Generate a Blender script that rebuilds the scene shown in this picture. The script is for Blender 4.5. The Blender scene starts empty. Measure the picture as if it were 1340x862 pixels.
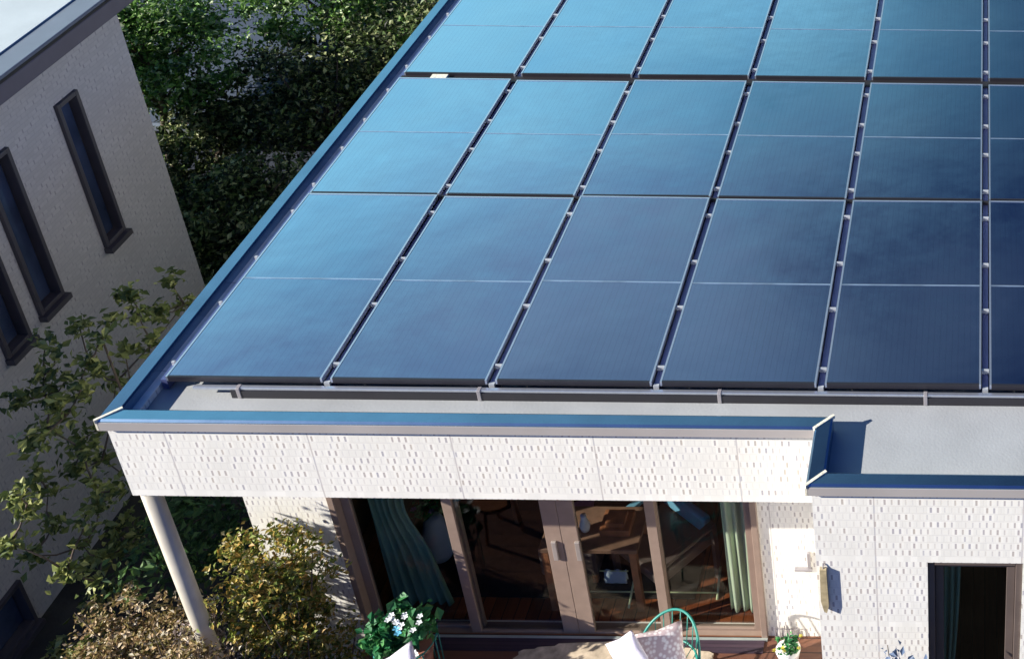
import bpy, bmesh, math, random
from math import radians, sin, cos, pi
from mathutils import Vector, Matrix

random.seed(7)
scene = bpy.context.scene
COL = scene.collection

# ------------------------------------------------------------------ camera
FPX, PX, PY, ROLL, CZ = 1720.0, 1281.0, 0.0, 0.0105, 9.3
PITCH = math.atan(875 / 1720)
cam_d = bpy.data.cameras.new('camera')
cam = bpy.data.objects.new('camera', cam_d)
COL.objects.link(cam)
scene.camera = cam
cam_d.sensor_width = 36
cam_d.lens = FPX / 1340 * 36
cam_d.shift_x = -(PX - 670) / 1340
cam_d.shift_y = -(431 - PY) / 1340
cam_d.clip_end = 2000
cam.location = (0, 0, CZ)
cam.matrix_world = (Matrix.Translation((0, 0, CZ)) @ Matrix.Rotation(pi / 2 - PITCH, 4, 'X')
                    @ Matrix.Rotation(ROLL, 4, 'Z'))


def ray(x, y):
    u = (x - PX) / FPX; v = (y - PY) / FPX
    u, v = u * cos(ROLL) + v * sin(ROLL), -u * sin(ROLL) + v * cos(ROLL)
    return Vector((u, cos(PITCH) - sin(PITCH) * v, -(sin(PITCH) + cos(PITCH) * v)))


def on_x(x, y, a): r = ray(x, y); return r * (a / r.x) + Vector((0, 0, CZ))
def on_y(x, y, a): r = ray(x, y); return r * (a / r.y) + Vector((0, 0, CZ))
def on_z(x, y, a): r = ray(x, y); return r * ((a - CZ) / r.z) + Vector((0, 0, CZ))


# ------------------------------------------------------------------ light
SUN_DIR = Vector((-1.74, -0.686, 1.0)).normalized()      # towards the sun
elev = math.asin(SUN_DIR.z)
azim = math.atan2(SUN_DIR.x, SUN_DIR.y)                  # from +Y, clockwise positive to +X
world = bpy.data.worlds.new('World')
scene.world = world
world.use_nodes = True
nt = world.node_tree
for n in list(nt.nodes): nt.nodes.remove(n)
wo = nt.nodes.new('ShaderNodeOutputWorld')
bg = nt.nodes.new('ShaderNodeBackground'); bg.inputs['Strength'].default_value = 0.06
sky = nt.nodes.new('ShaderNodeTexSky')
sky.sky_type = 'NISHITA'; sky.sun_disc = False
sky.sun_elevation = elev; sky.sun_rotation = azim % (2 * pi)
sky.air_density = 1.0; sky.dust_density = 0.4; sky.ozone_density = 3.0
tc = nt.nodes.new('ShaderNodeTexCoord')
L = nt.links.new
bg.inputs['Strength'].default_value = 0.06
N_ = nt.nodes.new
def wmath(op, a, b):
    n = N_('ShaderNodeMath'); n.operation = op
    for k_, v_ in ((0, a), (1, b)):
        if isinstance(v_, (int, float)): n.inputs[k_].default_value = v_
        else: L(v_, n.inputs[k_])
    return n.outputs[0]
def wmap(v, a, b, c, d):
    n = N_('ShaderNodeMapRange'); n.interpolation_type = 'SMOOTHSTEP'
    for k_, x_ in zip(('From Min', 'From Max', 'To Min', 'To Max'), (a, b, c, d)): n.inputs[k_].default_value = x_
    L(v, n.inputs['Value']); return n.outputs['Result']
def wdot(az, el):
    n = N_('ShaderNodeVectorMath'); n.operation = 'DOT_PRODUCT'
    n.inputs[1].default_value = (sin(radians(az)) * cos(radians(el)), cos(radians(az)) * cos(radians(el)), sin(radians(el)))
    L(tc.outputs['Generated'], n.inputs[0]); return n.outputs['Value']
def wmix(f, a, b, blend='MIX'):
    n = N_('ShaderNodeMix'); n.data_type = 'RGBA'; n.blend_type = blend
    for k_, x_ in ((0, f), (6, a), (7, b)):
        if isinstance(x_, (int, float)): n.inputs[k_].default_value = x_
        elif isinstance(x_, tuple): n.inputs[k_].default_value = (*x_, 1)
        else: L(x_, n.inputs[k_])
    return n.outputs[2]
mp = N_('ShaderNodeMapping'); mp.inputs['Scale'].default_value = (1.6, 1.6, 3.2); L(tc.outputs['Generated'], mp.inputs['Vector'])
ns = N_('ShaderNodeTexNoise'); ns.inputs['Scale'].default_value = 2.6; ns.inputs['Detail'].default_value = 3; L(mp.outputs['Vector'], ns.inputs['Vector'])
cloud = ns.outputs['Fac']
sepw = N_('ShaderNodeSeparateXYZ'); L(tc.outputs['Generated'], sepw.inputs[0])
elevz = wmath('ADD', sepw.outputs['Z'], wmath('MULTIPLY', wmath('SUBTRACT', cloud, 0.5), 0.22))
high = wmap(elevz, 0.50, 0.60, 0.0, 1.0)                       # the added veil thins out and turns lilac higher up
veil = wmap(wmath('ADD', wdot(-50, 0), wmath('MULTIPLY', wmath('SUBTRACT', cloud, 0.5), 0.5)), 0.40, 0.88, 0.0, 1.0)  # veil added to the unseen sky to brighten the left panels' reflections
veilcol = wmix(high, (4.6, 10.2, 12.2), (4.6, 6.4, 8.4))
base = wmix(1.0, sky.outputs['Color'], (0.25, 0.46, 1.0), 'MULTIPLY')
dark = wmap(wdot(15, 36), 0.50, 0.95, 1.0, 0.34)               # dimming added to the sky to darken the right-hand panels' reflections
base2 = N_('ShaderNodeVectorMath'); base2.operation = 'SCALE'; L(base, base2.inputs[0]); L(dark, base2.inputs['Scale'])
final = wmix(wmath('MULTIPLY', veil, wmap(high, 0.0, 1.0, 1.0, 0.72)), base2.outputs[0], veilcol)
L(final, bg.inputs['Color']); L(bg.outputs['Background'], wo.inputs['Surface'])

sun_d = bpy.data.lights.new('sun', 'SUN')
sun_d.energy = 5.0; sun_d.angle = radians(0.5); sun_d.color = (1.0, 0.94, 0.85)
sun = bpy.data.objects.new('sun', sun_d); COL.objects.link(sun)
sun.rotation_euler = SUN_DIR.to_track_quat('Z', 'Y').to_euler()

scene.view_settings.view_transform = 'Standard'
scene.view_settings.look = 'None'
scene.view_settings.exposure = 1.0
scene.view_settings.gamma = 1.0


# ------------------------------------------------------------------ materials
def newmat(name):
    m = bpy.data.materials.new(name); m.use_nodes = True
    b = m.node_tree.nodes['Principled BSDF']
    return m, m.node_tree, b


def node(t, kind, **kw):
    n = t.nodes.new(kind)
    for k, v in kw.items(): setattr(n, k, v)
    return n


def mathn(t, op, a, b=None, c=None):
    n = t.nodes.new('ShaderNodeMath'); n.operation = op
    for i, v in enumerate((a, b, c)):
        if v is None: continue
        if isinstance(v, (int, float)): n.inputs[i].default_value = v
        else: t.links.new(v, n.inputs[i])
    return n.outputs[0]


def ramp(t, fac, stops):
    n = t.nodes.new('ShaderNodeValToRGB')
    e = n.color_ramp.elements
    e[0].position = stops[0][0]; e[0].color = (*stops[0][1], 1)
    e[1].position = stops[-1][0]; e[1].color = (*stops[-1][1], 1)
    for p, c in stops[1:-1]:
        x = e.new(p); x.color = (*c, 1)
    t.links.new(fac, n.inputs[0])
    return n.outputs[0]


def mat(name, col, rough=0.5, metal=0.0, var=0.12, scale=6.0, bump=0.0, spec=0.5, bscale=None):
    m, t, b = newmat(name)
    co = node(t, 'ShaderNodeTexCoord')
    nz = node(t, 'ShaderNodeTexNoise'); nz.inputs['Scale'].default_value = scale; nz.inputs['Detail'].default_value = 6
    t.links.new(co.outputs['Object'], nz.inputs['Vector'])
    lo = tuple(c * (1 - var) for c in col); hi = tuple(min(1, c * (1 + var)) for c in col)
    t.links.new(ramp(t, nz.outputs['Fac'], [(0.3, lo), (0.7, hi)]), b.inputs['Base Color'])
    b.inputs['Roughness'].default_value = rough; b.inputs['Metallic'].default_value = metal
    b.inputs['Specular IOR Level'].default_value = spec
    if bump:
        n2 = node(t, 'ShaderNodeTexNoise'); n2.inputs['Scale'].default_value = bscale or scale * 6; n2.inputs['Detail'].default_value = 5
        t.links.new(co.outputs['Object'], n2.inputs['Vector'])
        bp = node(t, 'ShaderNodeBump'); bp.inputs['Strength'].default_value = bump; bp.inputs['Distance'].default_value = 0.01
        t.links.new(n2.outputs['Fac'], bp.inputs['Height']); t.links.new(bp.outputs['Normal'], b.inputs['Normal'])
    return m


def tile_mat(name, axis, base, joint, tw=0.040, th=0.058, tick=(0.12, 0.70), band0=2.35, band=0.56, amt=1.0, seam=0.85, seam0=-4.82, hl=0.2):
    """moulded tile siding: staggered vertical joints in courses, plain bands, panel seams"""
    m, t, b = newmat(name)
    co = node(t, 'ShaderNodeTexCoord'); sp = node(t, 'ShaderNodeSeparateXYZ')
    t.links.new(co.outputs['Object'], sp.inputs[0])
    U = sp.outputs[axis]; Z = sp.outputs['Z']
    bz = mathn(t, 'FLOORED_MODULO', mathn(t, 'SUBTRACT', Z, band0), band)          # height inside a siding panel
    inband = mathn(t, 'GREATER_THAN', bz, 0.045)
    r = mathn(t, 'DIVIDE', mathn(t, 'SUBTRACT', bz, 0.045), th)
    row = mathn(t, 'FLOOR', r); rf = mathn(t, 'FRACT', r)
    prow = mathn(t, 'FLOOR', mathn(t, 'DIVIDE', mathn(t, 'SUBTRACT', Z, band0), band))
    rowid = mathn(t, 'ADD', row, mathn(t, 'MULTIPLY', prow, 17.0))
    wr = node(t, 'ShaderNodeTexWhiteNoise', noise_dimensions='1D'); t.links.new(rowid, wr.inputs['W'])
    off = mathn(t, 'ADD', mathn(t, 'MULTIPLY', rowid, 0.5), mathn(t, 'MULTIPLY', wr.outputs['Value'], 0.22))
    u = mathn(t, 'ADD', mathn(t, 'DIVIDE', U, tw), off)
    uf = mathn(t, 'FRACT', u); ui = mathn(t, 'FLOOR', u)
    cx = node(t, 'ShaderNodeCombineXYZ'); t.links.new(ui, cx.inputs[0]); t.links.new(rowid, cx.inputs[1])
    wn = node(t, 'ShaderNodeTexWhiteNoise', noise_dimensions='2D'); t.links.new(cx.outputs[0], wn.inputs['Vector'])
    rnd = wn.outputs['Value']
    wt = mathn(t, 'MULTIPLY', mathn(t, 'ADD', mathn(t, 'MULTIPLY', rnd, 0.8), 0.6), tick[0])
    tx = mathn(t, 'LESS_THAN', mathn(t, 'ABSOLUTE', mathn(t, 'SUBTRACT', uf, 0.5)), wt)
    tz = mathn(t, 'LESS_THAN', mathn(t, 'ABSOLUTE', mathn(t, 'SUBTRACT', rf, 0.5)), tick[1] / 2)
    tk = mathn(t, 'MULTIPLY', mathn(t, 'MULTIPLY', tx, tz), inband)
    w2 = mathn(t, 'MULTIPLY', tk, mathn(t, 'ADD', mathn(t, 'MULTIPLY', mathn(t, 'POWER', rnd, 1.5), 1.25), 0.12))
    hj = mathn(t, 'MULTIPLY', mathn(t, 'GREATER_THAN', mathn(t, 'ABSOLUTE', mathn(t, 'SUBTRACT', rf, 0.5)), 0.44), inband)
    sf = mathn(t, 'FLOORED_MODULO', mathn(t, 'SUBTRACT', U, seam0), seam)
    sm = mathn(t, 'LESS_THAN', sf, 0.009)
    f = mathn(t, 'MAXIMUM', mathn(t, 'MAXIMUM', w2, mathn(t, 'MULTIPLY', hj, hl)), mathn(t, 'MULTIPLY', sm, 0.7))
    f = mathn(t, 'MULTIPLY', f, amt)
    nz = node(t, 'ShaderNodeTexNoise'); nz.inputs['Scale'].default_value = 2.5; nz.inputs['Detail'].default_value = 5
    t.links.new(co.outputs['Object'], nz.inputs['Vector'])
    bc = ramp(t, nz.outputs['Fac'], [(0.3, tuple(c * 0.93 for c in base)), (0.7, base)])
    jc = ramp(t, wn.outputs['Color'], [(0.0, joint[0]), (0.5, joint[1]), (1.0, joint[2])])
    # vary each tile a little
    tv = mathn(t, 'ADD', 0.89, mathn(t, 'MULTIPLY', rnd, 0.11))
    mt = node(t, 'ShaderNodeMix', data_type='RGBA', blend_type='MULTIPLY'); mt.inputs[0].default_value = 1
    t.links.new(bc, mt.inputs[6]); t.links.new(tv, mt.inputs[7])
    mxn = node(t, 'ShaderNodeMix', data_type='RGBA')
    t.links.new(f, mxn.inputs[0]); t.links.new(mt.outputs[2], mxn.inputs[6]); t.links.new(jc, mxn.inputs[7])
    t.links.new(mxn.outputs[2], b.inputs['Base Color'])
    b.inputs['Roughness'].default_value = 0.55
    hgt = mathn(t, 'SUBTRACT', 1.0, f)
    bp = node(t, 'ShaderNodeBump'); bp.inputs['Strength'].default_value = 0.35; bp.inputs['Distance'].default_value = 0.004
    t.links.new(hgt, bp.inputs['Height']); t.links.new(bp.outputs['Normal'], b.inputs['Normal'])
    return m


def wood_mat(name, a, c, plank=0.1, axis='Y', rough=0.45):
    m, t, b = newmat(name)
    co = node(t, 'ShaderNodeTexCoord'); sp = node(t, 'ShaderNodeSeparateXYZ'); t.links.new(co.outputs['Object'], sp.inputs[0])
    v = mathn(t, 'DIVIDE', sp.outputs[axis], plank)
    fl = mathn(t, 'FLOOR', v); fr = mathn(t, 'FRACT', v)
    wn = node(t, 'ShaderNodeTexWhiteNoise', noise_dimensions='1D'); t.links.new(fl, wn.inputs['W'])
    mp_ = node(t, 'ShaderNodeMapping')
    mp_.inputs['Scale'].default_value = (3, 40, 40) if axis == 'Y' else (40, 3, 40)
    t.links.new(co.outputs['Object'], mp_.inputs['Vector'])
    nz = node(t, 'ShaderNodeTexNoise'); nz.inputs['Scale'].default_value = 1.5; nz.inputs['Detail'].default_value = 5
    t.links.new(mp_.outputs[0], nz.inputs['Vector'])
    f = mathn(t, 'ADD', mathn(t, 'MULTIPLY', wn.outputs['Value'], 0.45), mathn(t, 'MULTIPLY', nz.outputs['Fac'], 0.6))
    cc = ramp(t, f, [(0.2, a), (0.85, c)])
    g = mathn(t, 'LESS_THAN', fr, 0.06)
    mxn = node(t, 'ShaderNodeMix', data_type='RGBA'); t.links.new(g, mxn.inputs[0]); t.links.new(cc, mxn.inputs[6])
    mxn.inputs[7].default_value = (0.01, 0.006, 0.005, 1)
    t.links.new(mxn.outputs[2], b.inputs['Base Color']); b.inputs['Roughness'].default_value = rough
    return m


def leaf_mat(name, stops, rough=0.5, trans=0.25):
    m, t, b = newmat(name)
    g = node(t, 'ShaderNodeNewGeometry')
    c = ramp(t, g.outputs['Random Per Island'], stops)
    t.links.new(c, b.inputs['Base Color'])
    b.inputs['Roughness'].default_value = rough; b.inputs['Specular IOR Level'].default_value = 0.35
    tr = node(t, 'ShaderNodeBsdfTranslucent'); t.links.new(c, tr.inputs['Color'])
    mxs = node(t, 'ShaderNodeMixShader'); mxs.inputs[0].default_value = trans
    out = t.nodes['Material Output']
    t.links.new(b.outputs[0], mxs.inputs[1]); t.links.new(tr.outputs[0], mxs.inputs[2]); t.links.new(mxs.outputs[0], out.inputs['Surface'])
    return m


def panel_mat():
    m, t, b = newmat('panel_glass')
    co = node(t, 'ShaderNodeTexCoord'); oi = node(t, 'ShaderNodeObjectInfo')
    sp = node(t, 'ShaderNodeSeparateXYZ'); t.links.new(co.outputs['Object'], sp.inputs[0])
    # scribed cell lines of a thin film module
    fr = mathn(t, 'FRACT', mathn(t, 'DIVIDE', sp.outputs['Y'], 0.0085))
    ln = mathn(t, 'LESS_THAN', fr, 0.16)
    fx = mathn(t, 'LESS_THAN', mathn(t, 'FRACT', mathn(t, 'DIVIDE', sp.outputs['X'], 0.0385)), 0.09)
    ln = mathn(t, 'MAXIMUM', ln, mathn(t, 'MULTIPLY', fx, 0.55))
    nz = node(t, 'ShaderNodeTexNoise'); nz.inputs['Scale'].default_value = 1.3; nz.inputs['Detail'].default_value = 2
    ad = node(t, 'ShaderNodeVectorMath', operation='ADD'); t.links.new(co.outputs['Object'], ad.inputs[0])
    wn = node(t, 'ShaderNodeTexWhiteNoise', noise_dimensions='1D'); t.links.new(oi.outputs['Random'], wn.inputs['W'])
    t.links.new(wn.outputs['Color'], ad.inputs[1]); t.links.new(ad.outputs[0], nz.inputs['Vector'])
    f = mathn(t, 'ADD', mathn(t, 'MULTIPLY', nz.outputs['Fac'], 0.7), mathn(t, 'MULTIPLY', oi.outputs['Random'], 0.3))
    c = ramp(t, f, [(0.25, (0.31, 0.42, 0.57)), (0.75, (0.41, 0.49, 0.60))])
    mxn = node(t, 'ShaderNodeMix', data_type='RGBA'); t.links.new(mathn(t, 'MULTIPLY', ln, 0.42), mxn.inputs[0])
    t.links.new(c, mxn.inputs[6]); mxn.inputs[7].default_value = (0.12, 0.15, 0.28, 1)
    t.links.new(mxn.outputs[2], b.inputs['Base Color'])
    b.inputs['Metallic'].default_value = 1.0
    n4 = node(t, 'ShaderNodeTexNoise'); n4.inputs['Scale'].default_value = 5.0; n4.inputs['Detail'].default_value = 8; n4.inputs['Roughness'].default_value = 0.7
    t.links.new(ad.outputs[0], n4.inputs['Vector'])
    rr_ = node(t, 'ShaderNodeMapRange'); rr_.inputs['From Min'].default_value = .3; rr_.inputs['From Max'].default_value = .75
    rr_.inputs['To Min'].default_value = 0.08; rr_.inputs['To Max'].default_value = 0.22
    t.links.new(n4.outputs['Fac'], rr_.inputs['Value']); t.links.new(rr_.outputs['Result'], b.inputs['Roughness'])
    b.inputs['Coat Weight'].default_value = 0.8; b.inputs['Coat Roughness'].default_value = 0.03
    n3 = node(t, 'ShaderNodeTexNoise'); n3.inputs['Scale'].default_value = 3.0; t.links.new(ad.outputs[0], n3.inputs['Vector'])
    bp = node(t, 'ShaderNodeBump'); bp.inputs['Strength'].default_value = 0.16; bp.inputs['Distance'].default_value = 0.01
    t.links.new(n3.outputs['Fac'], bp.inputs['Height'])
    t.links.new(bp.outputs['Normal'], b.inputs['Normal']); t.links.new(bp.outputs['Normal'], b.inputs['Coat Normal'])
    return m


def glass_mat(name, tint=(0.88, 0.89, 0.88), gl=1.0):
    m, t, b = newmat(name)
    t.nodes.remove(b)
    tr = node(t, 'ShaderNodeBsdfTransparent'); tr.inputs['Color'].default_value = (*tint, 1)
    g = node(t, 'ShaderNodeBsdfGlossy'); g.inputs['Roughness'].default_value = 0.02
    g.inputs['Color'].default_value = (gl, gl, gl, 1)
    ge = node(t, 'ShaderNodeNewGeometry'); dp = node(t, 'ShaderNodeVectorMath', operation='DOT_PRODUCT')
    t.links.new(ge.outputs['Normal'], dp.inputs[0]); t.links.new(ge.outputs['Incoming'], dp.inputs[1])
    c1 = mathn(t, 'SUBTRACT', 1.0, mathn(t, 'ABSOLUTE', dp.outputs['Value']))
    fac = mathn(t, 'ADD', 0.035, mathn(t, 'MULTIPLY', mathn(t, 'POWER', c1, 5.0), 0.9))
    mxs = node(t, 'ShaderNodeMixShader')
    t.links.new(fac, mxs.inputs[0]); t.links.new(tr.outputs[0], mxs.inputs[1]); t.links.new(g.outputs[0], mxs.inputs[2])
    t.links.new(mxs.outputs[0], t.nodes['Material Output'].inputs['Surface'])
    return m


WHITE_J = ((0.40, 0.41, 0.46), (0.46, 0.42, 0.41), (0.52, 0.47, 0.40))
M = dict(
    tile=tile_mat('white_tile', 'X', (0.90, 0.88, 0.80), WHITE_J),
    tile_side=tile_mat('white_tile_side', 'Y', (0.90, 0.88, 0.80), WHITE_J),
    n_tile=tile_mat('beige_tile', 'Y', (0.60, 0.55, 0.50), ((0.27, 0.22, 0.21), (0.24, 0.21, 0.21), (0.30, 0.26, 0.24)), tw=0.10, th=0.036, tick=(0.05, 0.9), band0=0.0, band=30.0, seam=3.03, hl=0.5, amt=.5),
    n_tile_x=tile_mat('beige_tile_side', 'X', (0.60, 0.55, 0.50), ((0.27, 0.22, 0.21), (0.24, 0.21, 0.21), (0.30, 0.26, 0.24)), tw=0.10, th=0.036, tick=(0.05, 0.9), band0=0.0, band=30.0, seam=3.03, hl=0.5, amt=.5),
    trim=mat('white_trim', (0.82, 0.80, 0.77), 0.5, var=0.04),
    roof=mat('grey_roof_sheet', (0.33, 0.345, 0.35), 0.55, var=0.10, scale=2.2, bump=0.15, bscale=60),
    n_roof=mat('pale_roof_sheet', (0.42, 0.47, 0.48), 0.6, var=0.07, scale=2.5, bump=0.1),
    coping=mat('sky_tinted_metal_coping', (0.24, 0.37, 0.49), 0.26, metal=1.0, var=0.12, scale=3.0, bump=0.08, bscale=5),  # blue of the reflected sky put into the grey metal's base colour
    sunlit_grey=mat('sunlit_grey_coping_face', (0.48, 0.45, 0.43), 0.35, metal=0.25, var=0.08, scale=2.0),  # sunlit tone of the coping's front face, painted as its own colour
    strip=mat('cream_joint_strip', (0.70, 0.66, 0.52), 0.5, var=0.3, scale=60),
    n_fascia=mat('dark_plum_fascia', (0.115, 0.10, 0.125), 0.5, var=0.06),
    n_gutter=mat('slate_gutter', (0.14, 0.16, 0.20), 0.5, metal=0.0, var=0.06),
    black=mat('black_slot_and_shade', (0.012, 0.011, 0.013), 0.6),
    n_frame=mat('dark_window_frame', (0.075, 0.064, 0.066), 0.45),
    panel=panel_mat(),
    alu=mat('silver_aluminium', (0.62, 0.66, 0.72), 0.32, metal=0.85, var=0.05, scale=30),
    bar=mat('dull_blue_bar', (0.36, 0.45, 0.55), 0.3, metal=0.7, var=0.25, scale=6),
    clip=mat('pale_metal_clip', (0.42, 0.44, 0.46), 0.45, metal=0.3, var=0.08, scale=30),
    rail=mat('blue_grey_rail', (0.10, 0.12, 0.26), 0.4, metal=0.5, var=0.1),
    bframe=mat('black_edge_and_shade', (0.018, 0.017, 0.022), 0.4),
    bronze=mat('brown_window_frame', (0.26, 0.19, 0.15), 0.45, var=0.08, scale=12),
    dbronze=mat('dark_brown_frame', (0.11, 0.085, 0.075), 0.4, var=0.08),
    sill=mat('pale_sill', (0.5, 0.55, 0.52), 0.35, metal=0.5),
    glass=glass_mat('window_glass', gl=.45),
    n_glass=mat('sky_tinted_dark_glass', (0.042, 0.058, 0.105), 0.08, var=.4, scale=3, spec=1.0),  # blue base colour stands for the sky mirrored in the panes
    curtain=mat('green_curtain', (0.17, 0.32, 0.22), 0.85, var=0.1, scale=3),
    curtain_l=mat('pale_green_curtain', (0.50, 0.60, 0.42), 0.85, var=0.08, scale=3),
    floor=wood_mat('red_wood_floor', (0.15, 0.042, 0.016), (0.34, 0.105, 0.038), 0.09, 'X', 0.35),
    deck=wood_mat('deck_boards', (0.09, 0.04, 0.03), (0.22, 0.095, 0.05), 0.12, 'Y', 0.45),
    inwall=mat('dim_brown_room_wall', (0.06, 0.045, 0.04), 0.8),  # pale walls coloured dark brown to stand for low indoor light
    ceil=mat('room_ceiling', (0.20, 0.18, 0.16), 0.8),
    post=mat('pale_post', (0.50, 0.46, 0.37), 0.45, var=0.08, scale=8),
    wood=mat('brown_wood', (0.30, 0.12, 0.055), 0.4, var=0.3, scale=14),
    purple=mat('purple_fabric', (0.36, 0.16, 0.42), 0.85),
    blue=mat('blue_fabric', (0.14, 0.36, 0.50), 0.7),
    paleblue=mat('pale_blue_fabric', (0.62, 0.74, 0.82), 0.7),
    handle=mat('grey_beige_handle', (0.36, 0.32, 0.29), 0.4, metal=0.3),
    lime=mat('pale_green_rod', (0.66, 0.76, 0.42), 0.4),
    teal=mat('teal_painted_wire', (0.02, 0.22, 0.18), 0.4),
    white_cloth=mat('lilac_white_cloth', (0.74, 0.71, 0.80), 0.85, var=0.08, scale=8, bump=0.2),
    jute=mat('jute_mat', (0.46, 0.38, 0.28), 0.95, var=0.35, scale=14, bump=0.1),
    terracotta=mat('terracotta', (0.34, 0.15, 0.10), 0.8),
    plum=wood_mat('plum_shade_band', (0.03, 0.022, 0.035), (0.07, 0.045, 0.06), 0.03, 'Y', 0.4),
    floor_shade=mat('dark_floor_shade', (0.018, 0.014, 0.013), 0.95, var=.4, scale=20),
    lightwood=mat('light_wood', (0.20, 0.115, 0.075), 0.5, var=.2, scale=14),
    ochre=mat('ochre_wood', (0.38, 0.31, 0.18), 0.6, var=0.3, scale=25),
    bark=mat('bark', (0.10, 0.075, 0.055), 0.9, var=0.4, scale=20, bump=0.5),
    soil=mat('garden_ground', (0.045, 0.04, 0.028), 0.95, var=0.5, scale=3, bump=0.8),
    far_wall=mat('slate_blue_wall', (0.04, 0.05, 0.075), 0.7, var=0.15, scale=2),
    far_roof=mat('slate_blue_roof', (0.03, 0.045, 0.075), 0.5, var=0.15, scale=3),
    metal=mat('grey_bracket', (0.35, 0.33, 0.34), 0.5, metal=0.4),
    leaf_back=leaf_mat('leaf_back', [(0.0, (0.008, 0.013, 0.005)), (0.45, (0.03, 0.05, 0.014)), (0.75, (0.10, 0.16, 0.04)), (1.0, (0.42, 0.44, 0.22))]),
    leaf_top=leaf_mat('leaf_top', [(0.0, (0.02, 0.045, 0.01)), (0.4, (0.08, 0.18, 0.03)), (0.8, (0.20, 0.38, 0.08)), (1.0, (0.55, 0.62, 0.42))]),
    leaf_sap=leaf_mat('leaf_sapling', [(0.0, (0.05, 0.08, 0.02)), (0.5, (0.16, 0.20, 0.05)), (1.0, (0.40, 0.42, 0.14))]),
    leaf_dark=leaf_mat('leaf_dark', [(0.0, (0.03, 0.06, 0.02)), (0.6, (0.06, 0.13, 0.035)), (1.0, (0.13, 0.24, 0.07))]),
    leaf_tan=leaf_mat('leaf_tan', [(0.0, (0.09, 0.09, 0.02)), (0.35, (0.28, 0.22, 0.08)), (0.7, (0.50, 0.34, 0.18)), (1.0, (0.66, 0.60, 0.44))]),
    leaf_plum=leaf_mat('leaf_plum', [(0.0, (0.08, 0.07, 0.04)), (0.5, (0.26, 0.20, 0.17)), (1.0, (0.55, 0.46, 0.44))]),
    leaf_orange=leaf_mat('leaf_orange', [(0.0, (0.06, 0.09, 0.012)), (0.4, (0.22, 0.27, 0.045)), (0.7, (0.42, 0.25, 0.06)), (0.9, (0.52, 0.46, 0.12)), (1.0, (0.62, 0.55, 0.40))]),
    leaf_pot=leaf_mat('leaf_potted', [(0.0, (0.02, 0.10, 0.03)), (0.6, (0.04, 0.22, 0.08)), (1.0, (0.16, 0.40, 0.12))]),
    petal=mat('white_petal', (0.75, 0.80, 0.82), 0.7),
    petal_b=mat('blue_petal', (0.12, 0.45, 0.65), 0.7),
    yellow=mat('yellow_petal', (0.62, 0.55, 0.05), 0.7),
    leaf_blue=leaf_mat('leaf_bluish', [(0.0, (0.05, 0.09, 0.16)), (1.0, (0.16, 0.22, 0.34))]),
)


def cushion_mat():
    m, t, b = newmat('flecked_cushion')
    co = node(t, 'ShaderNodeTexCoord')
    vo = node(t, 'ShaderNodeTexVoronoi'); vo.inputs['Scale'].default_value = 38
    t.links.new(co.outputs['Object'], vo.inputs['Vector'])
    t.links.new(ramp(t, vo.outputs['Distance'], [(0.3, (0.80, 0.78, 0.78)), (0.6, (0.52, 0.42, 0.44))]), b.inputs['Base Color'])
    b.inputs['Roughness'].default_value = 0.9
    return m


M['fleck'] = cushion_mat()


# ------------------------------------------------------------------ builders
def obj(name, bm, m, parent=None, smooth=False, bevel=0.0):
    me = bpy.data.meshes.new(name)
    bmesh.ops.recalc_face_normals(bm, faces=bm.faces)
    bm.to_mesh(me); bm.free()
    me.materials.append(M[m] if isinstance(m, str) else m)
    o = bpy.data.objects.new(name, me); COL.objects.link(o)
    if parent is not None: o.parent = parent
    if smooth:
        for p in me.polygons: p.use_smooth = True
    if bevel:
        bv = o.modifiers.new('bevel', 'BEVEL'); bv.width = bevel; bv.segments = 2; bv.limit_method = 'ANGLE'
    return o


def tag(o, label, cat, group=None, kind=None):
    if label: o['label'] = label
    if cat: o['category'] = cat
    if group: o['group'] = group
    if kind: o['kind'] = kind
    return o


def thing(name, label, cat, loc=(0, 0, 0), group=None):
    o = bpy.data.objects.new(name, None); COL.objects.link(o); o.location = loc
    o.empty_display_size = 0.1
    return tag(o, label, cat, group)


def box(bm, a, b):
    x0, y0, z0 = a; x1, y1, z1 = b
    v = [bm.verts.new(p) for p in ((x0, y0, z0), (x1, y0, z0), (x1, y1, z0), (x0, y1, z0), (x0, y0, z1), (x1, y0, z1), (x1, y1, z1), (x0, y1, z1))]
    for f in ((0, 3, 2, 1), (4, 5, 6, 7), (0, 1, 5, 4), (1, 2, 6, 5), (2, 3, 7, 6), (3, 0, 4, 7)):
        bm.faces.new([v[i] for i in f])


def bx(name, a, b, m, parent=None, bevel=0.0):
    bm = bmesh.new(); box(bm, a, b); return obj(name, bm, m, parent, bevel=bevel)


def frame_ring(bm, axis, pos, u0, u1, z0, z1, w, d0, d1):
    """rectangular ring; axis 'Y': ring in XZ plane at depth d0..d1; axis 'X': ring in YZ plane"""
    def b(ua, ub, za, zb):
        if axis == 'Y': box(bm, (ua, d0, za), (ub, d1, zb))
        else: box(bm, (d0, ua, za), (d1, ub, zb))
    b(u0, u0 + w, z0, z1); b(u1 - w, u1, z0, z1)
    b(u0 + w, u1 - w, z0, z0 + w); b(u0 + w, u1 - w, z1 - w, z1)


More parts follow.
